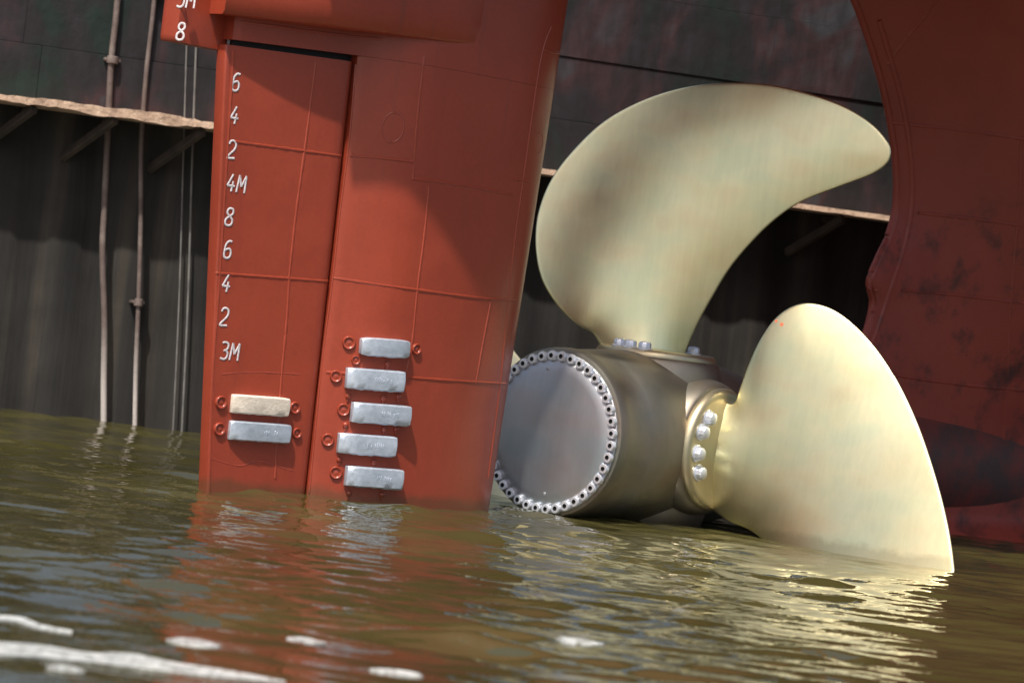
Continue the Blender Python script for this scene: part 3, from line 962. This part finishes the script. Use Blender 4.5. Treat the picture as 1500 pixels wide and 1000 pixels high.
# ------------------------------------------------------------------ hull, stern edge, boss
EDGE_PX = [(1215, -70), (1250, 0), (1272, 60), (1290, 120), (1303, 180), (1311, 240), (1311, 300), (1300, 345), (1285, 378), (1272, 412), (1277, 440), (1272, 470), (1264, 495), (1240, 560), (1225, 640), (1225, 760), (1230, 860), (1240, 1000)]
YE = 24.6
EP = catmull(EDGE_PX, 5)
edge3 = []
for (x, y) in EP:
    p = on_plane(x, y, Vector((2.55, YE, 0)), SN); edge3.append(p)
def hull_pt(e, s):
    """hull surface s metres forward of the stern edge point e; half breadth grows forward and upward"""
    z = e.z
    def sm(a, b): t = min(1, max(0, (z - a) / (b - a))); return t * t * (3 - 2 * t)
    k = .12 + .62 * sm(.6, 4.0) + .18 * sm(.10, -.12)
    rim = .05
    b = rim + k * (s ** 1.25) * 1.15
    return e + SA * s + SN * b
zarr = np.array([e.z for e in edge3]); aarr = np.array([(e - edge3[0]).dot(SA) for e in edge3])
msk = zarr > -.3
pf = np.polyfit(zarr[msk], aarr[msk], 4)
def edge_at(e, s):
    z = max(e.z, -.3); da = float(np.polyval(pf, z)) - float((e - edge3[0]).dot(SA))
    t = min(1, s / .5); t = t * t * (3 - 2 * t)
    return e + SA * (da * t)
bm = bmesh.new()
ss = [0, .015, .05, .09, .14, .19, .24, .3, .4, .55, .75, 1.0, 1.3, 1.7, 2.2, 2.8, 3.6, 4.6, 6.0]
rows = []
for e in edge3:
    near = []; far = []
    for s in ss:
        p = hull_pt(e, s)
        o_ = (p - e).dot(SN)
        if s < .02: o_ *= .8
        e_ = edge_at(e, s)
        near.append(e_ + SA * s + SN * o_); far.append(e_ + SA * s - SN * min(o_, .02 + .30 * s))
    rows.append(near[::-1] + far)
vs = grid_faces(bm, rows)
bmesh.ops.recalc_face_normals(bm, faces=bm.faces)
BV_H = BVHTree.FromBMesh(bm)
seam = bmesh.new()
for pts in ([(1305, 180), (1400, 190), (1510, 205)], [(1380, -10), (1350, 30), (1325, 60), (1300, 95)], [(1345, 312), (1420, 320), (1510, 332)], [(1320, 425), (1400, 432), (1510, 445)],
            [(1300, 548), (1400, 562), (1510, 572)], [(1497, 200), (1494, 290), (1483, 420), (1473, 600), (1466, 700)], [(1512, 40), (1505, 120)]):
    surf_line(seam, BV_H, pts, .013, .6, wob=.3)
surf_line(seam, BV_H, [(1288, 30), (1312, 110), (1328, 180), (1336, 250), (1335, 310), (1322, 370), (1302, 430), (1284, 485), (1270, 520)], .022, .7)
t_ = bpy.data.meshes.new('t'); seam.to_mesh(t_); seam.free(); bm.from_mesh(t_); bpy.data.meshes.remove(t_)
hull = part('hull', bm, HULL, 60, 'dark red hull plating with black weathered patches')
# rolled edge bar along the stern frame
bm = bmesh.new()
tube(bm, [e + SA * .015 for e in edge3], .030, 12)
part('stern_frame', bm, HULL, 60, parent=hull)
# small bolts on the edge bar
for (x, y) in ((1274, 422), (1283, 425), (1279, 455), (1288, 470)):
    p = on_plane(x, y, Vector((2.55, YE, 0)) + SN * .055, SN)
    bm = bmesh.new(); bmesh.ops.create_uvsphere(bm, u_segments=12, v_segments=8, radius=.016, matrix=Matrix.Translation(p))
    part('stern_bolt', bm, HULL, 60, parent=hull)
# shaft boss between hull and hub
bm = bmesh.new()
lathe(bm, [(2.14, .30), (2.3, .40), (2.35, .44), (3.0, .44), (3.6, .46), (4.4, .54), (5.4, .66), (6.5, .74), (8, .75)], hubM, 64)
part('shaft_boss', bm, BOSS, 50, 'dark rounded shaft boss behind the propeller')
# unseen counter stern, its outline and height shaped for shadow and reflection
bm = bmesh.new()
CP = C0 * 1; CP.z = 0
outl = [(-3.2, .0), (-2.6, .55), (-1.2, 1.0), (.2, 1.7), (1.6, 3.0), (3.2, 4.2), (5.5, 5.0), (12, 5.4)]
rows = []
for z, k in ((4.1, .80), (4.4, .92), (5.0, 1.0)):
    near = [CP + SA * s + SN * b * k + Zv * z for s, b in outl]
    far = [CP + SA * s - SN * min(b, .7) * k + Zv * z for s, b in outl[1:]]
    rows.append(near + far[::-1])
vs = grid_faces(bm, rows, close_u=True)
bm.faces.new(vs[0]); bm.faces.new(vs[-1][::-1])
for sel, z0, z1 in ((lambda s: s < .5, 4.98, 9.0), (lambda s: s > 5, 4.98, 9.0)):
    o2 = [(s, b) for s, b in outl if sel(s)]
    rows = []
    for z, k in ((z0, .985), (z1, 1.1)):
        near = [CP + SA * s + SN * b * k + Zv * z for s, b in o2]
        far = [CP + SA * s - SN * min(b, .7) * k + Zv * z for s, b in o2 if b > 0]
        rows.append(near + far[::-1])
    vs = grid_faces(bm, rows, close_u=True)
    bm.faces.new(vs[0]); bm.faces.new(vs[-1][::-1])
part('counter_stern', bm, HULL, 50)
print('rudder angle', math.degrees(math.atan2(rd.y, rd.x)), 'A', A_TE, A_LE, 'hub', C0)
